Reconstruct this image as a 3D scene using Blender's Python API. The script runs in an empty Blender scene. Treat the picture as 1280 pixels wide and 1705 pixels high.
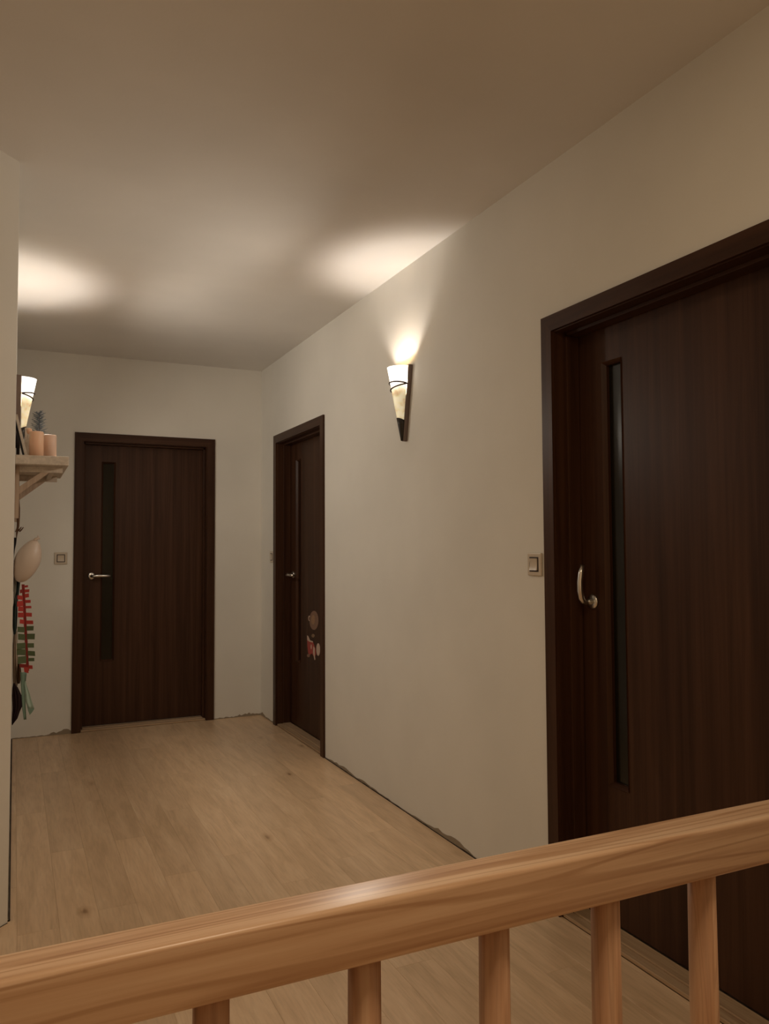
import bpy, bmesh, math, random
from mathutils import Vector, Matrix
C = bpy.context.scene.collection
R = random.Random(7)
PI = math.pi

# ------------------------------------------------------------------ camera
F, YAW, PITCH, ROLL, HC_CAM = 1306.8, 0.4403, 0.0456, -0.0053, 1.2615
fw = Vector((math.sin(YAW)*math.cos(PITCH), math.cos(YAW)*math.cos(PITCH), math.sin(PITCH)))
rt = fw.cross(Vector((0, 0, 1))).normalized(); up = rt.cross(fw)
rt, up = rt*math.cos(ROLL)+up*math.sin(ROLL), up*math.cos(ROLL)-rt*math.sin(ROLL)
cam_d = bpy.data.cameras.new('camera'); cam = bpy.data.objects.new('camera', cam_d); C.objects.link(cam)
cam.matrix_world = Matrix(((rt.x, up.x, -fw.x, 0), (rt.y, up.y, -fw.y, 0), (rt.z, up.z, -fw.z, HC_CAM), (0, 0, 0, 1)))
cam_d.sensor_fit = 'HORIZONTAL'; cam_d.sensor_width = 36; cam_d.lens = F/1280*36; cam_d.clip_start = 0.02
S = bpy.context.scene; S.camera = cam

# ------------------------------------------------------------------ world, lights, exposure
w = bpy.data.worlds.new('world'); S.world = w; w.use_nodes = True
w.node_tree.nodes['Background'].inputs[0].default_value = (1, .8, .6, 1)
w.node_tree.nodes['Background'].inputs[1].default_value = 0.01
S.view_settings.view_transform = 'Standard'; S.view_settings.look = 'None'
S.view_settings.gamma = 1; S.view_settings.use_curve_mapping = False
S.view_settings.exposure = 0.0
SCONCE_W = 11.5; GLOW_W = 22.5; SHADE_L = 3.0
def point(name, loc, watt, col, size):
    l = bpy.data.lights.new(name, 'POINT'); l.energy = watt; l.color = col; l.shadow_soft_size = size
    o = bpy.data.objects.new(name, l); C.objects.link(o); o.location = loc; return o
def area(name, loc, rot, sx, sy, watt, col):
    l = bpy.data.lights.new(name, 'AREA'); l.shape = 'RECTANGLE'; l.size = sx; l.size_y = sy; l.energy = watt; l.color = col
    o = bpy.data.objects.new(name, l); C.objects.link(o); o.location = loc; o.rotation_euler = rot; return o
area('back_fill_light', (-0.1, -2.2, 1.5), (PI/2, 0, 0), 2.6, 1.8, 7.0, (1.0, 0.64, 0.33))  # added warm fill before the unseen back wall, which has no window
area('stair_fill_light', (0.30, 0.50, 2.6), (0, 0, 0), .45, .45, 12.0, (1.0, 0.78, 0.52))  # added unseen fill over the handrail, stands in for unknown stair lighting

# ------------------------------------------------------------------ room measures (metres)
XR, YF, HC, XL, YC = 1.711, 5.85, 2.6314, -0.003, 3.004

# ------------------------------------------------------------------ materials
def mat(name, col, rough=.6, metal=0, spec=None, coat=0):
    m = bpy.data.materials.new(name); m.use_nodes = True
    b = m.node_tree.nodes['Principled BSDF']
    b.inputs['Base Color'].default_value = (*col, 1); b.inputs['Roughness'].default_value = rough
    b.inputs['Metallic'].default_value = metal
    if spec is not None: b.inputs['Specular IOR Level'].default_value = spec
    if coat: b.inputs['Coat Weight'].default_value = coat; b.inputs['Coat Roughness'].default_value = .15
    return m
def N(m, t, **k):
    n = m.node_tree.nodes.new(t)
    for a, v in k.items():
        if a in n.inputs.keys(): n.inputs[a].default_value = v
        else: setattr(n, a, v)
    return n
def L(m, a, ao, b, bi): m.node_tree.links.new(a.outputs[ao], b.inputs[bi])
def coords(m, scale, rnd=True, obj=True):
    tc = N(m, 'ShaderNodeTexCoord'); mp = N(m, 'ShaderNodeMapping'); mp.inputs['Scale'].default_value = scale
    src = 'Object'
    if rnd:
        oi = N(m, 'ShaderNodeObjectInfo'); mu = N(m, 'ShaderNodeMath', operation='MULTIPLY'); mu.inputs[1].default_value = 37.0
        L(m, oi, 'Random', mu, 0)
        ad = N(m, 'ShaderNodeVectorMath', operation='ADD'); L(m, tc, src, ad, 0); L(m, mu, 0, ad, 1); L(m, ad, 0, mp, 'Vector')
    else: L(m, tc, src, mp, 'Vector')
    return mp
def ramp(m, stops):
    r = N(m, 'ShaderNodeValToRGB'); e = r.color_ramp.elements
    e[0].position = stops[0][0]; e[0].color = (*stops[0][1], 1); e[1].position = stops[-1][0]; e[1].color = (*stops[-1][1], 1)
    for p, c in stops[1:-1]: q = e.new(p); q.color = (*c, 1)
    return r
def bsdf(m): return m.node_tree.nodes['Principled BSDF']
def bump(m, node, out, strength, dist=.002):
    b = N(m, 'ShaderNodeBump', Strength=strength, Distance=dist); L(m, node, out, b, 'Height'); L(m, b, 'Normal', bsdf(m), 'Normal')

def plaster(name, col):
    m = mat(name, col, .85, spec=.25)
    mp = coords(m, (1, 1, 1), False)
    n1 = N(m, 'ShaderNodeTexNoise', Scale=1.6, Detail=3.0); L(m, mp, 0, n1, 'Vector')
    c2 = tuple(c*.93 for c in col)
    r = ramp(m, [(.35, c2), (.65, col)]); L(m, n1, 'Fac', r, 'Fac'); L(m, r, 'Color', bsdf(m), 'Base Color')
    n2 = N(m, 'ShaderNodeTexNoise', Scale=90.0, Detail=4.0); L(m, mp, 0, n2, 'Vector'); bump(m, n2, 'Fac', .12, .002)
    return m
M_WALL = plaster('wall_paint', (.83, .81, .755)); M_CEIL = plaster('ceiling_paint', (.80, .775, .74))
M_ROUGH = plaster('rough_plaster', (.33, .27, .20)); M_GAP = mat('dark_gap', (.03, .018, .012), .9)

def floor_wood():
    m = mat('oak_laminate', (.5, .36, .22), .34)
    mp = coords(m, (9, 1.1, 1)); n1 = N(m, 'ShaderNodeTexNoise', Scale=2.2, Detail=5.0, Roughness=.6, Distortion=.6); L(m, mp, 0, n1, 'Vector')
    r1 = ramp(m, [(.30, (.60, .415, .25)), (.52, (.71, .50, .315)), (.72, (.78, .575, .38))]); L(m, n1, 'Fac', r1, 'Fac')
    mp2 = coords(m, (70, 5, 1)); n2 = N(m, 'ShaderNodeTexNoise', Scale=2.0, Detail=3.0); L(m, mp2, 0, n2, 'Vector')
    mx = N(m, 'ShaderNodeMix', data_type='RGBA', blend_type='MULTIPLY'); mx.inputs[0].default_value = .35
    r2 = ramp(m, [(.3, (.7, .68, .64)), (.55, (1, 1, 1))]); L(m, n2, 'Fac', r2, 'Fac')
    L(m, r1, 'Color', mx, 6); L(m, r2, 'Color', mx, 7)
    # knots
    mp3 = coords(m, (5.0, 2.1, 1)); v = N(m, 'ShaderNodeTexVoronoi', Scale=1.0); L(m, mp3, 0, v, 'Vector')
    n3 = N(m, 'ShaderNodeTexNoise', Scale=9.0, Detail=2.0); L(m, mp3, 0, n3, 'Vector')
    ad = N(m, 'ShaderNodeMath', operation='MULTIPLY_ADD'); ad.inputs[1].default_value = .10; L(m, n3, 'Fac', ad, 0); L(m, v, 'Distance', ad, 2)
    r3 = ramp(m, [(.07, (.36, .28, .21)), (.11, (.78, .72, .66)), (.19, (1, 1, 1))]); L(m, ad, 0, r3, 'Fac')
    mk = N(m, 'ShaderNodeMix', data_type='RGBA', blend_type='MULTIPLY'); mk.inputs[0].default_value = .8
    L(m, mx, 2, mk, 6); L(m, r3, 'Color', mk, 7)
    oi = N(m, 'ShaderNodeObjectInfo'); mr = N(m, 'ShaderNodeMapRange'); mr.inputs['To Min'].default_value = .92; mr.inputs['To Max'].default_value = 1.06
    L(m, oi, 'Random', mr, 'Value')
    sc = N(m, 'ShaderNodeVectorMath', operation='SCALE'); L(m, mk, 2, sc, 0); L(m, mr, 0, sc, 'Scale')
    L(m, sc, 0, bsdf(m), 'Base Color'); bump(m, n2, 'Fac', .08, .001)
    return m
M_FLOOR = floor_wood()

def grain(name, dark, mid, light, rough, axis, stretch=(30, 1.0), ringy=.4, coat=0, rnd=True):
    # long streaks along `axis` (0,1,2)
    m = mat(name, mid, rough, coat=coat)
    s = [stretch[0]]*3; s[axis] = stretch[1]
    mp = coords(m, s, rnd); n1 = N(m, 'ShaderNodeTexNoise', Scale=1.3, Detail=6.0, Roughness=.62, Distortion=.3); L(m, mp, 0, n1, 'Vector')
    r1 = ramp(m, [(.32, dark), (.5, mid), (.68, light)]); L(m, n1, 'Fac', r1, 'Fac')
    s2 = [stretch[0]*.55]*3; s2[axis] = stretch[1]*.9
    mp2 = coords(m, s2, rnd); wv = N(m, 'ShaderNodeTexNoise', Scale=.8, Detail=1.0, Distortion=1.2); L(m, mp2, 0, wv, 'Vector')
    mu = N(m, 'ShaderNodeMath', operation='MULTIPLY'); mu.inputs[1].default_value = 42; L(m, wv, 'Fac', mu, 0)
    sn = N(m, 'ShaderNodeMath', operation='SINE'); L(m, mu, 0, sn, 0)
    r2 = ramp(m, [(.0, (1, 1, 1)), (.55, (1, 1, 1)), (.95, tuple(a/b for a, b in zip(dark, mid)))]); L(m, sn, 0, r2, 'Fac')
    mx = N(m, 'ShaderNodeMix', data_type='RGBA', blend_type='MULTIPLY'); mx.inputs[0].default_value = ringy
    L(m, r1, 'Color', mx, 6); L(m, r2, 'Color', mx, 7); L(m, mx, 2, bsdf(m), 'Base Color')
    bump(m, n1, 'Fac', .06, .001)
    return m
WD, WM, WL = (.036, .0145, .0075), (.056, .024, .0125), (.080, .036, .019)
M_DOOR = grain('wenge_vertical', WD, WM, WL, .40, 2, (17, .40), .35); bsdf(M_DOOR).inputs['Specular IOR Level'].default_value = .18
M_DOORH = grain('wenge_horizontal', WD, WM, WL, .40, 0, (17, .5), .3); bsdf(M_DOORH).inputs['Specular IOR Level'].default_value = .18
RD, RM, RL = (.40, .215, .115), (.57, .335, .185), (.66, .42, .25)
M_RAIL = grain('lacquered_ash_rail', (.50, .29, .165), (.68, .45, .29), (.76, .54, .37), .33, 0, (44, 1.1), .85)
M_BAL = grain('lacquered_ash_baluster', (.38, .20, .11), (.53, .30, .175), (.62, .39, .24), .42, 2, (46, 2.0), .5, coat=.15)
M_THR = grain('oak_threshold', (.34, .22, .13), (.45, .31, .19), (.52, .37, .235), .4, 0, (40, 1.2), .4)
M_SHELF = grain('pale_pine', (.44, .36, .28), (.54, .45, .36), (.62, .52, .42), .6, 1, (30, 1.5), .3)
M_SHELFB = grain('brown_pine', (.34, .24, .17), (.44, .32, .23), (.50, .38, .28), .6, 2, (30, 1.5), .3)
M_GLASS = mat('dark_glass', (.012, .010, .006), .16, spec=.3)
M_CHROME = mat('brushed_nickel', (.72, .70, .66), .28, 1)
M_PLATE = mat('sconce_metal', (.20, .15, .13), .42, .6)
M_TIP = mat('sconce_dark_metal', (.05, .045, .04), .4, .7)
M_WIRE = mat('sconce_wire', (.05, .03, .035), .5, .3)
M_PLASTIC = mat('cream_plastic', (.62, .54, .44), .35)
M_BEZEL = mat('brown_plastic', (.02, .008, .006), .4)
M_WAX = mat('peach_wax', (.80, .50, .33), .5); bsdf(M_WAX).inputs['Subsurface Weight'].default_value = .15
M_WAX2 = mat('pale_pink_wax', (.68, .47, .36), .5)
M_BLACK = mat('black_card', (.012, .008, .010), .6)
M_TWIG = mat('brown_twig', (.10, .045, .018), .8)
M_RED = mat('red_paper', (.42, .035, .025), .7); M_REDD = mat('dark_red_paper', (.22, .012, .008), .7)
M_GREEN = mat('green_paper', (.085, .115, .05), .7)
M_TEAL = mat('teal_paper', (.17, .26, .20), .6); M_TEALP = mat('pale_teal_paper', (.38, .50, .42), .6)
M_DTEAL = mat('dark_teal_cloth', (.035, .055, .05), .8)
M_WHITEC = mat('white_cloth', (.62, .60, .54), .8); M_PLUM = mat('dark_plum_cloth', (.030, .010, .016), .75)
M_BALLOON = mat('beige_balloon', (.60, .48, .39), .4)
M_NEEDLE = mat('blue_grey_needles', (.13, .16, .19), .6)
M_POT = mat('clay_pot', (.30, .16, .09), .7)

def shade_mat(glow=True):
    m = bpy.data.materials.new('alabaster_glass'); m.use_nodes = True; nt = m.node_tree; nt.nodes.clear()
    out = nt.nodes.new('ShaderNodeOutputMaterial')
    tr = nt.nodes.new('ShaderNodeBsdfTranslucent'); df = nt.nodes.new('ShaderNodeBsdfDiffuse'); gl = nt.nodes.new('ShaderNodeBsdfGlossy')
    gl.inputs['Roughness'].default_value = .2; gl.inputs['Color'].default_value = (.8, .8, .8, 1)
    tc = nt.nodes.new('ShaderNodeTexCoord'); n = nt.nodes.new('ShaderNodeTexNoise'); n.inputs['Scale'].default_value = 26; n.inputs['Detail'].default_value = 3
    nt.links.new(tc.outputs['Object'], n.inputs['Vector'])
    r = nt.nodes.new('ShaderNodeValToRGB'); e = r.color_ramp.elements
    e[0].position = .33; e[0].color = (.62, .42, .16, 1); e[1].position = .62; e[1].color = (.95, .86, .56, 1)
    nt.links.new(n.outputs['Fac'], r.inputs['Fac'])
    nt.links.new(r.outputs['Color'], tr.inputs['Color']); nt.links.new(r.outputs['Color'], df.inputs['Color'])
    m1 = nt.nodes.new('ShaderNodeMixShader'); m1.inputs[0].default_value = .975; nt.links.new(tr.outputs[0], m1.inputs[1]); nt.links.new(df.outputs[0], m1.inputs[2])
    m2 = nt.nodes.new('ShaderNodeMixShader'); m2.inputs[0].default_value = .05; nt.links.new(m1.outputs[0], m2.inputs[1]); nt.links.new(gl.outputs[0], m2.inputs[2])
    # the glass glows where the bulb stands behind it, and fades to amber at its foot
    sp = nt.nodes.new('ShaderNodeSeparateXYZ'); nt.links.new(tc.outputs['Object'], sp.inputs[0])
    g = nt.nodes.new('ShaderNodeValToRGB'); g.color_ramp.interpolation = 'EASE'; k = g.color_ramp.elements
    k[0].position = .60; k[0].color = (.20,)*3+(1,); k[1].position = .84; k[1].color = (1, 1, 1, 1)
    mz = nt.nodes.new('ShaderNodeMath'); mz.operation = 'MULTIPLY'; mz.inputs[1].default_value = 1/.362
    nt.links.new(sp.outputs[2], mz.inputs[0]); nt.links.new(mz.outputs[0], g.inputs['Fac'])
    ms = nt.nodes.new('ShaderNodeMath'); ms.operation = 'MULTIPLY'; ms.inputs[1].default_value = SHADE_L
    yr = nt.nodes.new('ShaderNodeMapRange'); yr.interpolation_type = 'SMOOTHSTEP'; nt.links.new(sp.outputs[1], yr.inputs['Value'])
    yr.inputs['From Min'].default_value = .035; yr.inputs['From Max'].default_value = .085; yr.inputs['To Min'].default_value = .75; yr.inputs['To Max'].default_value = 1
    my = nt.nodes.new('ShaderNodeMath'); my.operation = 'MULTIPLY'; nt.links.new(g.outputs['Color'], my.inputs[0]); nt.links.new(yr.outputs[0], my.inputs[1]); nt.links.new(my.outputs[0], ms.inputs[0])
    em = nt.nodes.new('ShaderNodeEmission'); em.inputs['Color'].default_value = (1, .90, .78, 1); nt.links.new(ms.outputs[0], em.inputs['Strength'])
    if not glow: nt.links.new(m2.outputs[0], out.inputs[0]); return m
    mc = nt.nodes.new('ShaderNodeMix'); mc.data_type = 'RGBA'; nt.links.new(g.outputs['Color'], mc.inputs[0]); nt.links.new(r.outputs['Color'], mc.inputs[6]); mc.inputs[7].default_value = (1, .90, .78, 1)
    nt.links.new(mc.outputs[2], em.inputs['Color'])
    ad = nt.nodes.new('ShaderNodeAddShader'); nt.links.new(m2.outputs[0], ad.inputs[0]); nt.links.new(em.outputs[0], ad.inputs[1])
    nt.links.new(ad.outputs[0], out.inputs[0]); return m
M_SHADE = shade_mat(); M_SHADE_IN = shade_mat(False)
def emit(name, col, s):
    m = mat(name, col, .3); b = bsdf(m); b.inputs['Emission Color'].default_value = (*col, 1); b.inputs['Emission Strength'].default_value = s; return m
M_BULB = emit('lit_bulb', (1, .85, .62), 12)

# ------------------------------------------------------------------ mesh helpers
def obj(name, bm, m, parent=None, smooth=False, loc=None):
    me = bpy.data.meshes.new(name); bm.normal_update(); bm.to_mesh(me); bm.free(); me.materials.append(m)
    if smooth:
        for p in me.polygons: p.use_smooth = True
    o = bpy.data.objects.new(name, me); C.objects.link(o)
    if loc is not None: o.location = loc
    if parent: o.parent = parent
    return o
def empty(name, loc=(0, 0, 0), rz=0):
    o = bpy.data.objects.new(name, None); C.objects.link(o); o.location = loc; o.rotation_euler = (0, 0, rz); o.empty_display_size = .05; return o
def tag(o, label, cat, group=None, kind=None):
    o['label'] = label; o['category'] = cat
    if group: o['group'] = group
    if kind: o['kind'] = kind
    return o
def add_box(bm, x0, x1, y0, y1, z0, z1, bev=0, seg=2):
    vs = [bm.verts.new((x, y, z)) for x in (x0, x1) for y in (y0, y1) for z in (z0, z1)]
    q = [(0, 1, 3, 2), (4, 6, 7, 5), (0, 4, 5, 1), (2, 3, 7, 6), (0, 2, 6, 4), (1, 5, 7, 3)]
    fs = [bm.faces.new([vs[i] for i in f]) for f in q]
    if bev:
        es = list({e for f in fs for e in f.edges})
        bmesh.ops.bevel(bm, geom=es, offset=bev, segments=seg, affect='EDGES', profile=.5)
    return bm
def box(*a, **k): return add_box(bmesh.new(), *a, **k)
def prism(pts, z0, z1, bm=None):
    bm = bm or bmesh.new()
    a = [bm.verts.new((x, y, z0)) for x, y in pts]; b = [bm.verts.new((x, y, z1)) for x, y in pts]; n = len(pts)
    bm.faces.new(a[::-1]); bm.faces.new(b)
    for i in range(n): bm.faces.new((a[i], a[(i+1) % n], b[(i+1) % n], b[i]))
    bmesh.ops.recalc_face_normals(bm, faces=bm.faces); return bm
def extrude(pts3, vec, bm=None):
    bm = bm or bmesh.new(); v = Vector(vec)
    a = [bm.verts.new(p) for p in pts3]; b = [bm.verts.new(Vector(p)+v) for p in pts3]; n = len(a)
    bm.faces.new(a[::-1]); bm.faces.new(b)
    for i in range(n): bm.faces.new((a[i], a[(i+1) % n], b[(i+1) % n], b[i]))
    bmesh.ops.recalc_face_normals(bm, faces=bm.faces); return bm
def lathe(prof, seg=24, bm=None, c=(0, 0, 0)):
    bm = bm or bmesh.new(); rings = []
    for r, z in prof:
        rings.append([bm.verts.new((c[0]+r*math.cos(2*PI*i/seg), c[1]+r*math.sin(2*PI*i/seg), c[2]+z)) for i in range(seg)] if r > 1e-5 else [bm.verts.new((c[0], c[1], c[2]+z))])
    for a, b in zip(rings, rings[1:]):
        for i in range(seg):
            j = (i+1) % seg
            if len(a) == 1 and len(b) > 1: bm.faces.new((a[0], b[j], b[i]))
            elif len(b) == 1 and len(a) > 1: bm.faces.new((a[i], a[j], b[0]))
            elif len(a) > 1: bm.faces.new((a[i], a[j], b[j], b[i]))
    if len(rings[0]) > 1: bm.faces.new(rings[0][::-1])
    if len(rings[-1]) > 1: bm.faces.new(rings[-1])
    bmesh.ops.recalc_face_normals(bm, faces=bm.faces); return bm
def tube(path, rad, seg=10, bm=None):
    bm = bm or bmesh.new(); rings = []; P = [Vector(p) for p in path]; n = len(P)
    ref = Vector((0, 0, 1)) if abs((P[-1]-P[0]).normalized().z) < .9 else Vector((1, 0, 0))
    for i, p in enumerate(P):
        t = (P[min(i+1, n-1)]-P[max(i-1, 0)]).normalized(); a = t.cross(ref).normalized(); b = t.cross(a)
        r = rad[i] if isinstance(rad, (list, tuple)) else rad
        rings.append([bm.verts.new(p+a*r*math.cos(2*PI*k/seg)+b*r*math.sin(2*PI*k/seg)) for k in range(seg)])
    for a, b in zip(rings, rings[1:]):
        for k in range(seg): bm.faces.new((a[k], a[(k+1) % seg], b[(k+1) % seg], b[k]))
    bm.faces.new(rings[0][::-1]); bm.faces.new(rings[-1])
    bmesh.ops.recalc_face_normals(bm, faces=bm.faces); return bm

# ------------------------------------------------------------------ room shell
T = .16; ZB = -.008; YB = -2.3; XS = -1.75
fl = obj('floor', box(XS-T, XR+T, YB-T, YF+T, -.16, ZB), M_THR)
tag(fl, 'light oak laminate floor of long planks running down the hallway', 'floor', kind='structure')
cl = obj('ceiling', box(XS-T, XR+T, YB-T, YF+T, HC, HC+.15), M_CEIL)
tag(cl, 'plain cream painted flat ceiling', 'ceiling', kind='structure')
D1 = (.3699, 1.3503); D2 = (4.4852, 5.5054); D3 = (1.250, 2.2813); DH = 2.08
IN = .05; OT = .035    # the opening in the wall lies under the architrave
# wall right
bm = bmesh.new(); ys = [YB, D3[0]+OT, D3[1]-OT, D2[0]+OT, D2[1]-OT, YF]
for i in range(5):
    add_box(bm, XR, XR+T, ys[i], ys[i+1], (DH-OT) if i in (1, 3) else 0, HC)
wr = tag(obj('wall_right', bm, M_WALL), 'long cream painted wall on the right with two dark doors', 'wall', kind='structure')
bm = bmesh.new(); add_box(bm, XL-.1, D1[0]+OT, YF, YF+T, 0, HC); add_box(bm, D1[0]+OT, D1[1]-OT, YF, YF+T, DH-OT, HC); add_box(bm, D1[1]-OT, XR, YF, YF+T, 0, HC)
wf = tag(obj('wall_far', bm, M_WALL), 'cream painted end wall with a dark door', 'wall', kind='structure')
q = .70710678
ex = XS; ey = YC-(XL-XS)
wl = tag(obj('wall_left', prism([(XL, YF), (XL, YC), (ex, ey), (ex-.15, ey+.15*.6), (XL-.17, YC+.10), (XL-.17, YF)], 0, HC), M_WALL),
         'cream painted wall on the left whose near end is cut at an angle', 'wall', kind='structure')
tag(obj('wall_stair', box(XS-T, XS, YB, ey, 0, HC), M_WALL), 'cream wall beside the stair, out of view to the left', 'wall', kind='structure')
tag(obj('wall_back', box(XS, XR, YB-T, YB, 0, HC), M_WALL), 'cream wall behind the viewer', 'wall', kind='structure')

# floor planks: own object each, children of the floor
PW, PL = .1285, 1.285
x = .54-PW*18; row = 0
while x < XR:
    x0, x1 = max(x, XS), min(x+PW, XR); off = (row*.43 + R.uniform(-.08, .08)) % 1.0
    y = YB - off*PL
    if x1-x0 > .01:
        while y < YF:
            y0, y1 = max(y, YB), min(y+PL, YF)
            # left of the left wall there is nothing to cover
            if x1 <= XL-.02: y1 = min(y1, YC+(x1-XL)-.02)
            if y1-y0 > .02:
                cx, cy = (x0+x1)/2, (y0+y1)/2; a, b = (x1-x0)/2-.00015, (y1-y0)/2-.00015
                obj('plank', box(-a, a, -b, b, ZB, 0, bev=.0004, seg=1), M_FLOOR, fl, loc=(cx, cy, 0))
            y += PL
    x += PW; row += 1

# ragged unfinished plaster along the foot of the walls
def ragged(name, parent, p0, p1, nrm, hfun, m, thick=.002, n=60, zb=.0):
    bm = bmesh.new(); d = Vector(p1)-Vector(p0); k = Vector(nrm)
    lo = []; hi = []; lo2 = []; hi2 = []
    for i in range(n+1):
        t = i/n; b = Vector(p0)+d*t; h = hfun(t)
        lo.append(bm.verts.new(b+Vector((0, 0, zb)))); hi.append(bm.verts.new(b+Vector((0, 0, zb+h))))
        lo2.append(bm.verts.new(b+k*thick+Vector((0, 0, zb)))); hi2.append(bm.verts.new(b+k*thick+Vector((0, 0, zb+h))))
    for i in range(n):
        bm.faces.new((lo2[i], lo2[i+1], hi2[i+1], hi2[i])); bm.faces.new((hi2[i], hi2[i+1], hi[i+1], hi[i])); bm.faces.new((lo[i], hi[i], hi[i+1], lo[i+1])); bm.faces.new((lo[i], lo[i+1], lo2[i+1], lo2[i]))
    bmesh.ops.recalc_face_normals(bm, faces=bm.faces)
    return obj(name, bm, m, parent)
def noisy(base, amp, seed, patches=()):
    r = random.Random(seed); vals = [r.random() for _ in range(200)]
    def f(t):
        i = t*60; a = vals[int(i) % 200]
        h = base+amp*a*a
        for c, wd, hh in patches:
            if abs(t-c) < wd: h += hh*(1-abs(t-c)/wd)**.6*(.35+.65*vals[(int(i)*7+3) % 200])
        return max(h, .001)
    return f
ragged('rough_plaster', wr, (XR, D3[1]+.002, 0), (XR, D2[0]-.002, 0), (-1, 0, 0), noisy(.004, .006, 1, [(.30, .06, .024), (.36, .05, .022), (.44, .04, .012), (.73, .05, .012), (.86, .06, .018), (.93, .05, .014)]), M_ROUGH)
ragged('floor_gap', wr, (XR-.0022, D3[1]+.002, 0), (XR-.0022, D2[0]-.002, 0), (-1, 0, 0), noisy(.002, .0035, 2), M_GAP, .003)
ragged('rough_plaster', wr, (XR, D2[1]+.002, 0), (XR, YF-.004, 0), (-1, 0, 0), noisy(.006, .008, 3, [(.85, .2, .02)]), M_ROUGH, n=16)
ragged('rough_plaster', wf, (D1[1]+.002, YF, 0), (XR-.004, YF, 0), (0, -1, 0), noisy(.004, .008, 4, [(.75, .3, .022)]), M_ROUGH, n=24)
ragged('rough_plaster', wf, (XL+.005, YF, 0), (D1[0]-.002, YF, 0), (0, -1, 0), noisy(.004, .004, 5, [(.92, .3, .035)]), M_ROUGH, n=24)
ragged('rough_plaster', wl, (XL, YC+.01, 0), (XL, YF-.01, 0), (1, 0, 0), noisy(.002, .004, 6), M_ROUGH, .004)
ragged('floor_gap', wl, (XL+.004, YC+.01, 0), (XL+.004, YF-.02, 0), (1, 0, 0), noisy(.006, .006, 8), M_GAP, .004)
ragged('floor_gap', wl, (XL-.001, YC-.0015, 0), (XL-.6, YC-.6015, 0), (q, -q, 0), noisy(.0015, .002, 9), M_GAP, .002)

# ------------------------------------------------------------------ doors (local x = left to right seen from the hall, y = into the wall)
def handle(parent, cx, z, y, vertical=False):
    h = empty('handle', (cx, y, z)); h.parent = parent
    b = bmesh.new(); lathe([(.0255, 0), (.0255, .004), (.023, .008), (.012, .0095)], 28, b)
    bmesh.ops.rotate(b, verts=b.verts, matrix=Matrix.Rotation(PI/2, 3, 'X')); obj('rosette', b, M_CHROME, h, True)
    # neck out of the door, then the curved lever
    pts = [(0, -.006, 0), (0, -.035, 0), (.004, -.046, 0), (.014, -.052, 0), (.04, -.057, .002), (.07, -.057, .002), (.10, -.052, .001), (.127, -.045, 0)]
    rr = [.010, .0095, .0098, .0105, .0105, .0100, .0095, .0085]
    if vertical: pts = [(0 - .0, p[1], p[0]) if i > 2 else p for i, p in enumerate(pts)]; pts[2] = (0, -.046, .004)
    b = tube(pts, rr, 12); obj('lever', b, M_CHROME, h, True)
def keyhole(parent, cx, z, y):
    b = lathe([(.012, 0), (.012, .004), (.009, .006)], 20); bmesh.ops.rotate(b, verts=b.verts, matrix=Matrix.Rotation(PI/2, 3, 'X'))
    bmesh.ops.translate(b, verts=b.verts, vec=(cx, y, z)); return obj('key_rosette', b, M_CHROME, parent, True)
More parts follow.
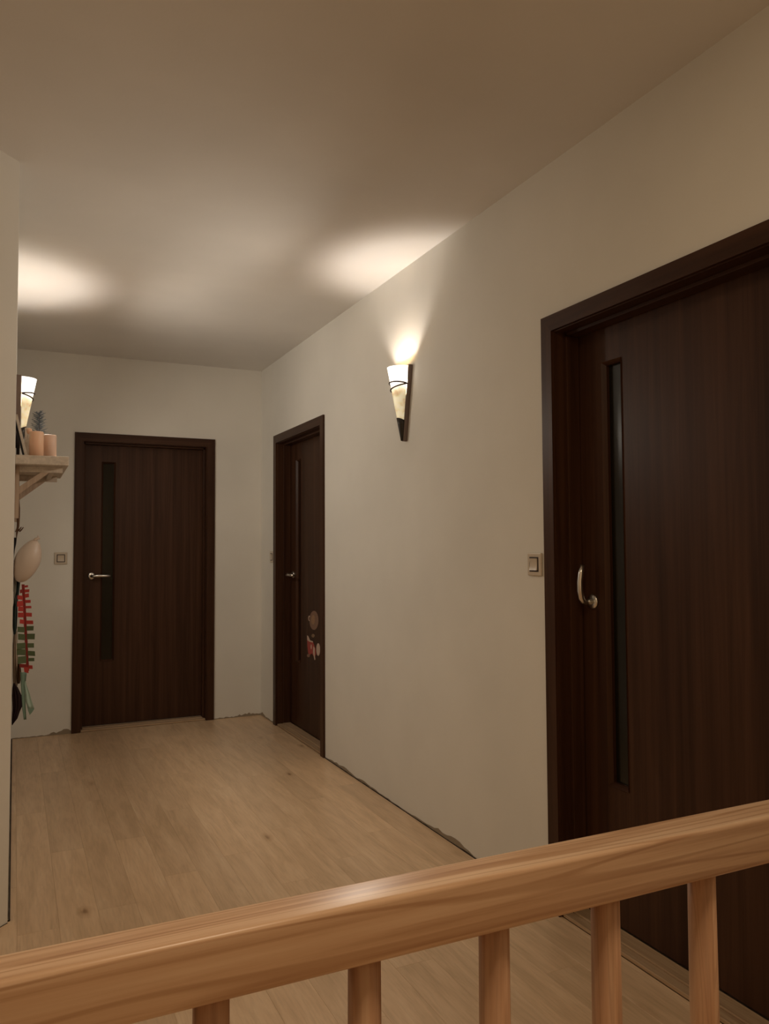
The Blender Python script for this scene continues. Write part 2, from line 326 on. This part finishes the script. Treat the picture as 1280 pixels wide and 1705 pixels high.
def door(n, loc, rz, W, label, handle_up=False):
    d = empty('door_%d' % n, loc, rz); tag(d, label, 'door', kind='structure')
    A = .057; P = .012; H = DH; LD = .100
    # mitred architrave boards
    def arch(pts): return extrude([(x, -P, z) for x, z in pts], (0, P-.0002, 0))
    obj('architrave', arch([(0, 0), (A, 0), (A, H-A), (0, H)]), M_DOOR, d)
    obj('architrave', arch([(W-A, 0), (W, 0), (W, H), (W-A, H-A)]), M_DOOR, d)
    obj('architrave', arch([(0, H), (A, H-A), (W-A, H-A), (W, H)]), M_DOORH, d)
    # jamb lining with a rebate step
    J = .036
    for s in (0, 1):
        f = (lambda v: v) if s == 0 else (lambda v: W-v)
        x0, x1 = sorted((f(J+.001), f(A+.004))); b = box(x0, x1, .0, T-.002, .0, H-A-.004)
        x2, x3 = sorted((f(A+.004), f(A+.016))); add_box(b, x2, x3, .045, LD-.003, .0, H-A-.016, bev=.0015)
        obj('jamb', b, M_DOOR, d)
    b = box(J+.001, W-J-.001, .0, T-.002, H-A-.004, H-J-.001); add_box(b, A+.0165, W-A-.0165, .045, LD-.003, H-A-.016, H-A-.004, bev=.0015); obj('head_jamb', b, M_DOORH, d)
    b = box(A+.0045, W-A-.0045, .001, .035, .0005, .013, bev=.002); add_box(b, A+.0165, W-A-.0165, .0355, LD-.004, .0005, .018, bev=.003); obj('threshold', b, M_THR, d)
    # leaf with the glazed slot cut out
    l0, l1, z0, z1 = A+.007, W-A-.007, .020, H-A-.007
    sx0, sx1, sz0, sz1 = .190, .285, .465, 1.890; th = .040
    xs = [l0, sx0, sx1, l1]; zs = [z0, sz0, sz1, z1]; b = bmesh.new()
    for yy in (LD, LD+th):
        g = [[b.verts.new((xx, yy, zz)) for zz in zs] for xx in xs]
        for i in range(3):
            for j in range(3):
                if i == 1 and j == 1: continue
                b.faces.new((g[i][j], g[i+1][j], g[i+1][j+1], g[i][j+1]))
        if yy == LD: g0 = g
    for ring in ([(0, 0), (1, 0), (2, 0), (3, 0), (3, 1), (3, 2), (3, 3), (2, 3), (1, 3), (0, 3), (0, 2), (0, 1)], [(1, 1), (2, 1), (2, 2), (1, 2)]):
        for a, c in zip(ring, ring[1:]+ring[:1]): b.faces.new((g0[a[0]][a[1]], g0[c[0]][c[1]], g[c[0]][c[1]], g[a[0]][a[1]]))
    bmesh.ops.recalc_face_normals(b, faces=b.faces); leaf = obj('leaf', b, M_DOOR, d)
    # glazing bead: four bevelled strips round the slot
    bw = .011
    for pts, mm in (([(sx0, sz0), (sx0+bw, sz0+bw), (sx0+bw, sz1-bw), (sx0, sz1)], M_DOOR), ([(sx1, sz0), (sx1-bw, sz0+bw), (sx1-bw, sz1-bw), (sx1, sz1)], M_DOOR),
                    ([(sx0, sz1), (sx0+bw, sz1-bw), (sx1-bw, sz1-bw), (sx1, sz1)], M_DOORH), ([(sx0, sz0), (sx0+bw, sz0+bw), (sx1-bw, sz0+bw), (sx1, sz0)], M_DOORH)):
        bb = bmesh.new(); fr = [bb.verts.new((x, LD-(.004 if k in (0, 3) else -.010), z)) for k, (x, z) in enumerate(pts)]
        bk = [bb.verts.new((x, LD+.022, z)) for x, z in pts]
        bb.faces.new(fr); bb.faces.new(bk[::-1])
        for i in range(4): bb.faces.new((fr[i], fr[(i+1) % 4], bk[(i+1) % 4], bk[i]))
        bmesh.ops.recalc_face_normals(bb, faces=bb.faces); obj('glazing_bead', bb, mm, leaf)
    obj('glass_pane', box(sx0+.002, sx1-.002, LD+.0225, LD+.029, sz0+.002, sz1-.002), M_GLASS, leaf)
    handle(d, .126, 1.072, LD, handle_up)
    for hz in (.28, 1.05, 1.80):
        if n == 1: pass
    return d
door(1, (D1[0], YF, 0), 0, D1[1]-D1[0], 'dark wenge door at the end of the hallway with a narrow glass slot')
d2 = door(2, (XR, D2[1], 0), -PI/2, D2[1]-D2[0], 'dark wenge door on the right wall with a small sticker, near the far corner')
d3 = door(3, (XR, D3[1], 0), -PI/2, D3[1]-D3[0], 'large dark wenge door in the right foreground with its handle turned upward', True)

# sticker on the middle door: brown round head over red and white clothing, flat print
def blob(cx, cz, rx, rz_, y, n=24, th=.0008):
    return extrude([(cx+rx*math.cos(2*PI*i/n), y, cz+rz_*math.sin(2*PI*i/n)) for i in range(n)], (0, th, 0))
M_S1 = mat('sticker_brown', (.23, .13, .085), .4); M_S2 = mat('sticker_red', (.40, .05, .04), .4); M_S3 = mat('sticker_pale', (.62, .47, .38), .4); M_S4 = mat('sticker_dark', (.05, .02, .015), .5)
st = empty('sticker', (0, 0, 0)); st.parent = d2; st['label'] = 'small sticker of a brown head over red and white clothes'
LDp = .0985
sx = lambda px: D2[1] - {0: 0}.get(px, 0)
def S3(x, y):   # local point on the door leaf for a pixel of the sticker (the leaf is a real plane)
    v = fw + rt*((x-640)/F) + up*((852.5-y)/F); t = (XR+LDp)/v.x; p = v*t
    return (D2[1]-p.y, p.z+HC_CAM)
def spoly(pts, m, k):
    obj('print', extrude([(a, LDp+.001-k*.0003, b) for a, b in (S3(*p) for p in pts)], (0, .0004, 0)), m, st)
def sell(cx, cy, rx, ry, m, k): spoly([(cx+rx*math.cos(2*PI*i/20), cy+ry*math.sin(2*PI*i/20)) for i in range(20)], m, k)
sell(514.5, 1029.5, 1.6, 4.5, M_S3, 0); sell(515, 1030, .9, 3, M_S4, 1)
sell(522.5, 1033, 7.5, 16, M_S1, 2); sell(521, 1032, 3.2, 8, mat('sticker_tan', (.34, .20, .11), .4), 3)
spoly([(511, 1058), (513, 1064), (517, 1067), (521, 1069), (525, 1080), (526, 1090), (523, 1094), (519, 1088), (516, 1090), (513, 1088), (511.5, 1075)], M_S2, 2)
spoly([(511, 1058), (513, 1059), (516, 1066), (521, 1068), (520.5, 1070), (515, 1068.5), (511.5, 1066)], M_S3, 3)
sell(521, 1058.5, 2.6, 3, mat('sticker_olive', (.22, .15, .09), .4), 2)
sell(529.5, 1081.5, 3.2, 10.5, M_S3, 2); sell(513.5, 1091.5, 2.5, 2.8, M_S1, 4)
spoly([(521.5, 1076), (524, 1079), (524, 1090), (525, 1098), (523.5, 1099), (522, 1092), (521, 1086)], M_S3, 4)
sell(518, 1077, 1.0, 4, M_S3, 4)

# ------------------------------------------------------------------ light switches (local y = out of the wall)
def switch(loc, rz, label):
    s = empty('light_switch', loc, rz); tag(s, label, 'switch')
    h = .0415
    b = bmesh.new(); add_box(b, -h, h, .0, .009, -h, h, bev=.004, seg=3); obj('frame', b, M_PLASTIC, s)
    b = box(-.0265, .0265, .0092, .0102, -.0265, .0265); obj('bezel', b, M_BEZEL, s)
    b = bmesh.new(); n = 8; rows = []
    for i in range(n+1):
        t = i/n*2-1; y = .0125+.0035*t*t*1.0
        rows.append([b.verts.new((-.0215, y, t*.0215)), b.verts.new((.0215, y, t*.0215)), b.verts.new((.0215, .0103, t*.0215)), b.verts.new((-.0215, .0103, t*.0215))])
    for a, c in zip(rows, rows[1:]):
        for k in range(4): b.faces.new((a[k], a[(k+1) % 4], c[(k+1) % 4], c[k]))
    b.faces.new(rows[0][::-1]); b.faces.new(rows[-1]); bmesh.ops.recalc_face_normals(b, faces=b.faces)
    obj('rocker', b, M_PLASTIC, s)
    return s
switch((XR, 2.3455, 1.199), PI/2, 'cream light switch on the right wall beside the large foreground door')
switch((XR, 5.558, 1.199), PI/2, 'cream light switch in the far right corner beside the sticker door')
switch((.290, YF, 1.201), PI, 'cream light switch on the end wall, left of the far door')

# ------------------------------------------------------------------ wall sconces (local x along wall, y out of wall, z up from the tip)
def sconce(loc, rz, s, label):
    e = empty('wall_sconce', loc, rz); tag(e, label, 'lamp', 'torch shaped wall sconces')
    HT = .362; PT = .022
    b = extrude([(-.073, 0, HT), (.073, 0, HT), (.009, 0, 0), (-.009, 0, 0)], (0, PT, 0)); bmesh.ops.bevel(b, geom=b.edges[:], offset=.0015, segments=1, affect='EDGES'); obj('backplate', b, M_PLATE, e)
    def cone_pt(phi, z, k=1.0, off=.0):
        t = (z/HT); return Vector((math.cos(phi)*(.066*t+.003+off)*k, PT+.0012+math.sin(phi)*(.068*t+.004+off)*k, z))
    def halfcone(za, zb, off, th, nz=10, n=22, slant=0):
        b = bmesh.new(); G = []
        for o2 in (off, off-th):
            g = []
            for j in range(nz+1):
                g.append([b.verts.new(cone_pt(PI*i/n, za+(zb-za)*j/nz + (slant*math.sin(PI*i/n) if j == nz and slant else 0), 1, o2)) for i in range(n+1)])
            G.append(g)
        for g in G:
            for j in range(nz):
                for i in range(n): b.faces.new((g[j][i], g[j][i+1], g[j+1][i+1], g[j+1][i]))
        for j in (0, nz):
            for i in range(n): b.faces.new((G[0][j][i], G[0][j][i+1], G[1][j][i+1], G[1][j][i]))
        for i in (0, n):
            for j in range(nz): b.faces.new((G[0][j][i], G[0][j+1][i], G[1][j+1][i], G[1][j][i]))
        bmesh.ops.recalc_face_normals(b, faces=b.faces); return b
    sh = obj('lamp_shade', halfcone(.096, .356, .0, .0025), M_SHADE, e, True)
    sh.data.materials.append(M_SHADE_IN)
    for pl in sh.data.polygons:
        c_ = pl.center; nn = Vector((c_.x, c_.y-PT, 0))
        if pl.normal.dot(nn) < 0.2*nn.length or abs(pl.normal.z) > .8: pl.material_index = 1
    obj('metal_tip', halfcone(.002, .100, .0022, .002, 5, slant=.012), M_TIP, e, True)
    for wi, (f) in enumerate((lambda t: .272+.012*math.sin(PI*t)**.8-.004*t, lambda t: .272-.034*t-.004*math.sin(PI*t))):
        pts = []
        for i in range(25):
            t = i/24; phi = PI*t if s > 0 else PI*(1-t)
            pts.append(cone_pt(phi, f(t), 1, .0042))
        obj('wire', tube(pts, .0036, 8), M_WIRE, e, True)
    hd = [(.041*math.cos(PI*i/16), PT+.0014+.041*math.sin(PI*i/16)) for i in range(17)]
    obj('bulb_baffle', prism(hd, .222, .2235), M_TIP, e)  # added disc, keeps the bulb's light off the lower glass
    obj('bulb', lathe([(.004, .0), (.010, .01), (.012, .02), (.009, .032), (.0, .040)], 14, c=(0, .047, .2238)), M_BULB, e, True)
    obj('socket', lathe([(.0, 0), (.011, .0), (.011, .04), (.0, .04)], 14, c=(0, .046, .1815)), M_TIP, e, True)
    l = point('sconce_light', (0, .047, .285), SCONCE_W, (1.0, .90, .80), .018); l.parent = e
    # the light the glowing glass throws into the hall
    g = bpy.data.lights.new('sconce_glow', 'SPOT'); g.energy = GLOW_W; g.color = (1.0, .885, .745); g.spot_size = math.radians(168); g.spot_blend = .7; g.shadow_soft_size = .05
    go = bpy.data.objects.new('sconce_glow', g); C.objects.link(go); go.parent = e; go.location = (0, .128, .27); go.rotation_euler = (math.radians(67), 0, 0)
    return e
sconce((XR, 3.378, 1.776), PI/2, -1, 'lit torch shaped glass sconce on the long right wall between two doors')
sconce((XL, 4.372, 1.776), -PI/2, 1, 'lit torch shaped glass sconce on the left wall above the wooden shelf')

# ------------------------------------------------------------------ stair railing in the foreground
rl = empty('stair_railing', (0, .778, 0)); tag(rl, 'lacquered light wood stair railing with round balusters in the foreground', 'railing')
prof = []
w2, zt, zb = .0265, .898, .834
def arc(cx, cz, r, a0, a1, n=6): return [(cx+r*math.cos(a0+(a1-a0)*i/n), cz+r*math.sin(a0+(a1-a0)*i/n)) for i in range(n+1)]
rT, rB = .0055, .007
prof = arc(w2-rT, zt-rT, rT, 0, PI/2)+arc(-w2+rT, zt-rT, rT, PI/2, PI)+arc(-w2+rB, zb+rB, rB, PI, 1.5*PI)+arc(w2-rB, zb+rB, rB, 1.5*PI, 2*PI)
x0r, x1r = -1.20, XR-.003
b = bmesh.new(); ra = [b.verts.new((x0r, a, c)) for a, c in prof]; rb = [b.verts.new((x1r, a, c)) for a, c in prof]; n = len(prof)
b.faces.new(ra); b.faces.new(rb[::-1])
for i in range(n): b.faces.new((ra[i], rb[i], rb[(i+1) % n], ra[(i+1) % n]))
bmesh.ops.recalc_face_normals(b, faces=b.faces); obj('handrail', b, M_RAIL, rl, True)
bx = .1785
for k in range(-8, 9):
    xx = bx+.1617*k
    if xx < x0r+.08 or xx > XR-.06: continue
    obj('baluster', lathe([(.0175, .0), (.0185, .25), (.0185, .6), (.0175, .838)], 24), M_BAL, rl, True, loc=(xx, 0, 0))
obj('newel_post', box(x0r-.08, x0r-.0005, -.04, .04, 0, 1.0, bev=.006), M_BAL, rl)

# ------------------------------------------------------------------ left wall: shelf and what is on and under it
def P(x, y, Y):     # point at distance Y down the hall for a measured direction
    v = fw + rt*((x-640)/F) + up*((852.5-y)/F); t = Y/v.y; p = v*t; return Vector((p.x, Y, p.z+HC_CAM))
SX0, SX1, SY0, SY1, SZ0, SZ1 = XL+.0005, .228, 4.00, 4.76, 1.660, 1.702
sh = empty('wall_shelf', (XL, 4.38, SZ0)); tag(sh, 'pale wooden shelf on brackets on the left wall below the sconce', 'shelf')
def loc_(o, ref): o.location = -Vector(ref.location); return o
def part(name, b, m, parent, smooth=False):
    bmesh.ops.translate(b, verts=b.verts, vec=-Vector(parent.location)); return obj(name, b, m, parent, smooth)
part('board', box(SX0, SX1, SY0, SY1, SZ0, SZ1, bev=.002), M_SHELF, sh)
for yy in (4.09, 4.63):
    br = part('bracket', box(SX0, .016, yy-.014, yy+.014, 1.41, SZ0-.0005, bev=.001), M_SHELFB, sh)
    bb = box(.0165, .205, yy-.014, yy+.014, SZ0-.030, SZ0-.0005, bev=.001); bmesh.ops.translate(bb, verts=bb.verts, vec=-Vector(sh.location)); obj('bracket_arm', bb, M_SHELF, br)
    bb = extrude([(.0165, yy-.013, 1.525), (.145, yy-.013, SZ0-.0305), (.108, yy-.013, SZ0-.0305), (.0165, yy-.013, 1.560)], (0, .026, 0)); bmesh.ops.translate(bb, verts=bb.verts, vec=-Vector(sh.location)); obj('brace', bb, M_SHELFB, br)
part('front_rail', box(.150, .172, 4.105, 4.615, SZ0-.022, SZ0-.0005, bev=.001), M_SHELF, sh)
part('hook_rail', box(SX0, .010, 4.1045, 4.6155, 1.43, 1.50, bev=.002), M_SHELFB, sh)

z = SZ1
# leaning picture frame, seen edge-on
pf = empty('picture_frame', (.03, 4.13, z)); tag(pf, 'small pale wooden picture frame leaning on the wall at the near end of the shelf', 'picture frame')
def lean(b, ang, piv): bmesh.ops.rotate(b, verts=b.verts, cent=piv, matrix=Matrix.Rotation(ang, 3, 'Y')); return b
ang = -math.atan2(.045, .19); piv = (.046, 4.13, z+.0015)
for a in ((4.055, 4.07, 0, .2), (4.205, 4.22, 0, .2), (4.07, 4.205, 0, .015), (4.07, 4.205, .185, .2)):
    part('frame_side', lean(box(.038, .050, a[0], a[1], z+.0015+a[2], z+.0015+a[3], bev=.001), ang, piv), M_SHELF, pf)
part('backing', lean(box(.034, .0378, 4.06, 4.215, z+.006, z+.195), ang, piv), M_BLACK, pf)
part('picture', lean(box(.042, .045, 4.0705, 4.2045, z+.018, z+.185), ang, piv), M_WHITEC, pf)
tag(obj('book', box(.001, .016, 4.26, 4.37, z+.0005, z+.14, bev=.002), M_BLACK), 'thin black book standing against the wall behind the figurine', 'book')
def candle(x, y, r, h, m, label):
    e = empty('candle', (x, y, z)); tag(e, label, 'candle', 'pillar candles on the shelf')
    obj('wax', lathe([(.0, .0005), (r, .0005), (r, h-.004), (r-.003, h), (r-.012, h-.001), (.0, h-.006)], 32), m, e, True)
    obj('wick', tube([(0, 0, h-.005), (.001, 0, h+.004), (.003, 0, h+.009)], .0012, 6), M_BLACK, e)
candle(.088, 4.10, .032, .125, M_WAX, 'peach pillar candle in front, beside the picture frame')
candle(.148, 4.18, .033, .122, M_WAX2, 'paler pink pillar candle to the right of the peach one')
fg = empty('figurine', (.058, 4.21, z)); tag(fg, 'small wooden figurine whose head shows above the peach candle', 'ornament')
obj('body', lathe([(.0, .001), (.020, .001), (.017, .08), (.010, .125), (.0, .127)], 16), M_SHELF, fg, True)
obj('head', lathe([(.0, .126), (.011, .13), (.014, .142), (.011, .153), (.0, .158)], 16), M_WAX, fg, True)
fb = obj('wooden_block', box(-.012, .012, -.012, .012, .001, .170, bev=.003), M_SHELF, loc=(.050, 4.30, z)); tag(fb, 'slim pale wooden block standing behind the candles', 'ornament')
tl = empty('tealight', (.190, 4.10, z)); tag(tl, 'tiny white tealight near the outer edge of the shelf', 'candle')
obj('cup', lathe([(.0, .0005), (.008, .0005), (.008, .007), (.0, .006)], 16), M_WHITEC, tl, True); obj('wick', tube([(0, 0, .006), (0, .001, .011)], .0009, 5), M_BLACK, tl)
# small blue-grey fir plant in a pot
fp = empty('potted_fir', (.112, 4.62, z)); tag(fp, 'small blue-grey spiky plant in a pot behind the candles', 'plant')
obj('pot', lathe([(.0, .0005), (.026, .0005), (.036, .06), (.033, .06), (.030, .052), (.0, .052)], 20), M_POT, fp, True)
obj('stem', tube([(0, 0, .05), (.002, 0, .18), (0, .002, .30)], [.004, .003, .0015], 6), M_TWIG, fp)
for k in range(80):
    t = .09+.21*k/80; a = k*2.4; ln = .052*(1-.6*(t-.09)/.21)+.010
    bb = bmesh.new(); d0 = Vector((math.cos(a), math.sin(a), .45)).normalized()
    for s in range(6):
        pp = Vector((0, 0, t))+d0*ln*(s+1)/6.5
        for sgn in (-1, 1):
            sd = Vector((-math.sin(a), math.cos(a), .2))*sgn; e2 = pp+sd*.013+d0*.010
            bb.faces.new([bb.verts.new(v) for v in (pp-d0*.002, pp+d0*.003, e2)])
    bb.faces.new([bb.verts.new(v) for v in (Vector((0, 0, t)), Vector((0, 0, t))+Vector((0, 0, .004)), Vector((0, 0, t))+d0*ln)])
    obj('twig', bb, M_NEEDLE, fp)

# ---- things hanging under the shelf
def sheet(name, rows, Y, m, depth=.03, nx=8, th=.002, folds=2, ph=0, parent=None, seed=0, label=None):
    """rows: (y, xleft, xright) outline; a folded piece of cloth or paper with real depth in the hall direction"""
    r = random.Random(seed); b = bmesh.new(); g = []
    rr = []
    for (a, c) in zip(rows, rows[1:]):
        k = max(1, int((c[0]-a[0])/5))
        for i in range(k): t = i/k; rr.append(tuple(a[j]+(c[j]-a[j])*t for j in range(3)))
    rr.append(rows[-1])
    for side in (0, 1):
        gg = []
        for j, (y, xa, xb) in enumerate(rr):
            row = []
            for i in range(nx+1):
                u = i/nx; dy = depth*(.5*math.sin(u*PI*folds*2+ph+j*.05)+.5*math.sin(u*PI)) * (1 if side == 0 else 1)
                p = P(xa+(xb-xa)*u, y, Y); row.append(b.verts.new(p+Vector((0, -dy+side*th, 0))))
            gg.append(row)
        g.append(gg)
    nr = len(rr)
    for s in (0, 1):
        for j in range(nr-1):
            for i in range(nx): b.faces.new((g[s][j][i], g[s][j][i+1], g[s][j+1][i+1], g[s][j+1][i]))
    for j in (0, nr-1):
        for i in range(nx): b.faces.new((g[0][j][i], g[0][j][i+1], g[1][j][i+1], g[1][j][i]))
    for i in (0, nx):
        for j in range(nr-1): b.faces.new((g[0][j][i], g[0][j+1][i], g[1][j+1][i], g[1][j][i]))
    bmesh.ops.recalc_face_normals(b, faces=b.faces)
    if parent: bmesh.ops.translate(b, verts=b.verts, vec=-Vector(parent.location))
    return obj(name, b, m, parent, True)

# twig bundle on a string
tw = empty('twig_bundle', P(29, 893, 4.22)); tag(tw, 'thin bundle of brown twigs hanging on the wall below the shelf', 'ornament')
b = tube([P(31, 800, 4.22), P(30.5, 830, 4.22), P(31.5, 846, 4.22), P(31, 860, 4.22), P(30, 876, 4.22), P(28, 888, 4.22), P(27.3, 896, 4.22)], [.004, .0045, .005, .006, .006, .004, .0015], 8)
part('twig', b, M_TWIG, tw, True)
for a, c in (((30, 884), (35.5, 877.5)), ((32.5, 885), (39, 878)), ((28.5, 880), (25.3, 885.5)), ((29, 870), (27.5, 852))):
    part('twig', tube([P(*a, 4.22), P((a[0]+c[0])/2, (a[1]+c[1])/2+.6, 4.215), P(*c, 4.21)], [.0035, .003, .002], 6), M_TWIG, tw)

# beige balloon
bp0, bp1 = P(41, 976, 4.20), P(57, 896, 4.20)
bl = empty('balloon', P(46, 935, 4.20)); tag(bl, 'large beige balloon hanging by the left wall above the paper garland', 'balloon')
bc = P(45.5, 934, 4.20)
b = bmesh.new(); bmesh.ops.create_uvsphere(b, u_segments=32, v_segments=20, radius=1)
for v in b.verts:
    zz = v.co.z; k = 1-.10*(-zz) if zz < 0 else 1
    k = k if zz < 0 else 1-.16*zz*zz
    v.co = Vector((v.co.x*.058*k, v.co.y*.058*k, zz*.108))
bmesh.ops.rotate(b, verts=b.verts, matrix=Matrix.Rotation(.34, 3, 'Y')); bmesh.ops.translate(b, verts=b.verts, vec=bc); part('skin', b, M_BALLOON, bl, True)
kn = P(59.5, 898, 4.19)
b = lathe([(.0, -.014), (.006, -.010), (.009, .0), (.006, .008), (.011, .018), (.0, .016)], 14)
bmesh.ops.rotate(b, verts=b.verts, matrix=Matrix.Rotation(1.0, 3, 'Y')); bmesh.ops.translate(b, verts=b.verts, vec=kn); part('knot', b, M_BALLOON, bl, True)

# black hat-like bag edge at the wall, white scarf, dark teal scarf, cream scarf, plum cloth
o = sheet('black_bag', [(895, 23.5, 28), (905, 21.5, 27), (914, 22, 25), (925, 21.5, 23.5), (945, 20.5, 22.3), (960, 20.5, 22.2), (985, 20.5, 22.2)], 4.36, M_BLACK, .03, 6); tag(o, 'black bag hanging flat on the wall behind the balloon', 'bag')
o = sheet('scarf', [(935, 21.5, 25), (950, 22.3, 28), (970, 22.5, 30), (1000, 22.5, 29), (1012, 23, 27)], 4.285, M_WHITEC, .03, 8); tag(o, 'white scarf hanging below the balloon', 'scarf')
o = sheet('scarf', [(966, 28, 34), (985, 26.5, 32), (1000, 23.5, 30), (1012, 21, 29), (1025, 20, 29), (1045, 21, 28), (1056, 22.5, 26)], 4.27, M_DTEAL, .035, 8, seed=2); tag(o, 'dark teal scarf hanging behind the paper garland', 'scarf')
o = sheet('scarf', [(1050, 23, 29), (1075, 21, 29), (1100, 21, 30), (1125, 21, 31), (1142, 22, 29)], 4.35, mat('cream_cloth', (.52, .40, .30), .8), .035, 10, folds=3); tag(o, 'cream scarf hanging in narrow folds below the dark teal scarf', 'scarf')
o = sheet('cloth', [(1105, 29, 34), (1125, 27, 36), (1138, 28, 33)], 4.31, M_TWIG, .02, 6); tag(o, 'small brown cloth hanging beside the cream scarf', 'cloth')
o = sheet('cloth', [(1137, 22, 24), (1145, 20.5, 30), (1158, 19.8, 36), (1176, 20.5, 37), (1182, 20.5, 34), (1196, 19.5, 29), (1206, 19.6, 21)], 4.24, M_PLUM, .03, 10, folds=3); tag(o, 'dark plum cloth with a ragged hem hanging lowest at the wall', 'cloth')

# paper garland: red spine with folded red and green tabs
YG = 4.14
gl = empty('paper_garland', P(42, 1045, YG)); tag(gl, 'hanging paper garland of red and green strips along a red spine', 'garland')
spx = lambda y: 38.5+(y-973)*(46.5-38.5)/(1122-973)
rows = [(y, spx(y)-2.6, spx(y)+2.4) for y in range(973, 1123, 12)]
part('spine', (lambda pts: extrude([P(x, y, YG) for x, y in pts], (0, .001, 0)))([(r_[1], r_[0]) for r_ in rows]+[(r_[2], r_[0]) for r_ in rows[::-1]]), M_REDD, gl)
tabs = [(975, 978.5, 46.5, M_RED), (981.5, 986.5, 49, M_RED), (989, 995.5, 48, M_RED), (999, 1004, 51, M_RED), (1009, 1013, 52, M_RED), (1020, 1026.5, 53, M_RED), (1033, 1039, 55, M_RED),
        (1042.5, 1050, 56, M_GREEN), (1055, 1064.5, 58, M_GREEN), (1071, 1078.5, 56.5, M_GREEN), (1083.5, 1091.5, 58, M_GREEN), (1095.5, 1101, 57, M_GREEN), (1107.5, 1113.5, 54, M_RED)]
lt = [(981, 987, 33, M_REDD), (992, 999, 29, M_RED), (1000, 1009, 28.5, M_RED), (1010, 1018, 30.5, M_RED), (1020, 1028, 30, M_RED), (1032, 1039, 33, M_RED), (1044, 1053, 29, M_GREEN), (1056, 1066, 30, M_GREEN),
      (1070, 1080, 28, M_GREEN), (1081, 1091, 28, M_GREEN), (1092, 1104, 30, M_GREEN), (1106, 1112, 33, M_REDD)]
for side, lst in ((1, tabs), (-1, lt)):
    for i, (ya, yb, xo, m) in enumerate(lst):
        sk = R.uniform(-1.4, 1.0); xi = spx((ya+yb)/2)+side*1.5; dz = R.uniform(.002, .016)
        p4 = [P(xi, ya, YG), P(xo, ya+sk, YG), P(xo+R.uniform(-.6, .6), yb+sk, YG), P(xi, yb, YG)]
        p4 = [p4[0]-Vector((0, .0015, 0)), p4[1]-Vector((0, dz, 0)), p4[2]-Vector((0, dz, 0)), p4[3]-Vector((0, .0015, 0))]
        part('tab', extrude(p4, (0, -.0008, 0)), m, gl)
part('end_square', extrude([P(39.5, 1111, YG-.004), P(47.5, 1111, YG-.004), P(47.5, 1121, YG-.004), P(40.5, 1119, YG-.004)], (0, .001, 0)), M_RED, gl)

# teal paper streamers
ts = empty('paper_streamer', P(42, 1150, 4.18)); tag(ts, 'pale teal folded paper streamer below the garland', 'streamer')
o = sheet('ribbon', [(1119, 34, 44), (1140, 34.5, 41), (1160, 36, 42), (1180, 37, 43), (1198, 39.5, 44)], 4.19, M_TEAL, .012, 6, th=.001, folds=1, parent=ts)
o = sheet('ribbon', [(1124, 38.5, 40.5), (1140, 40.5, 44), (1155, 42.0, 49.5), (1168, 42.5, 53), (1180, 47, 57.2)], 4.21, M_TEALP, .012, 6, th=.001, folds=1, parent=ts)
part('fold', extrude([P(44.5, 1174, 4.185), P(47, 1180, 4.185), P(57.2, 1180, 4.185), P(53.5, 1186, 4.185), P(49.5, 1190.5, 4.185), P(46.5, 1183, 4.185)], (0, .002, 0)), M_TEAL, ts)
o = sheet('ribbon', [(1119, 41, 44.5), (1134, 41, 43)], 4.20, M_DTEAL, .006, 4, th=.001, folds=1, parent=ts)
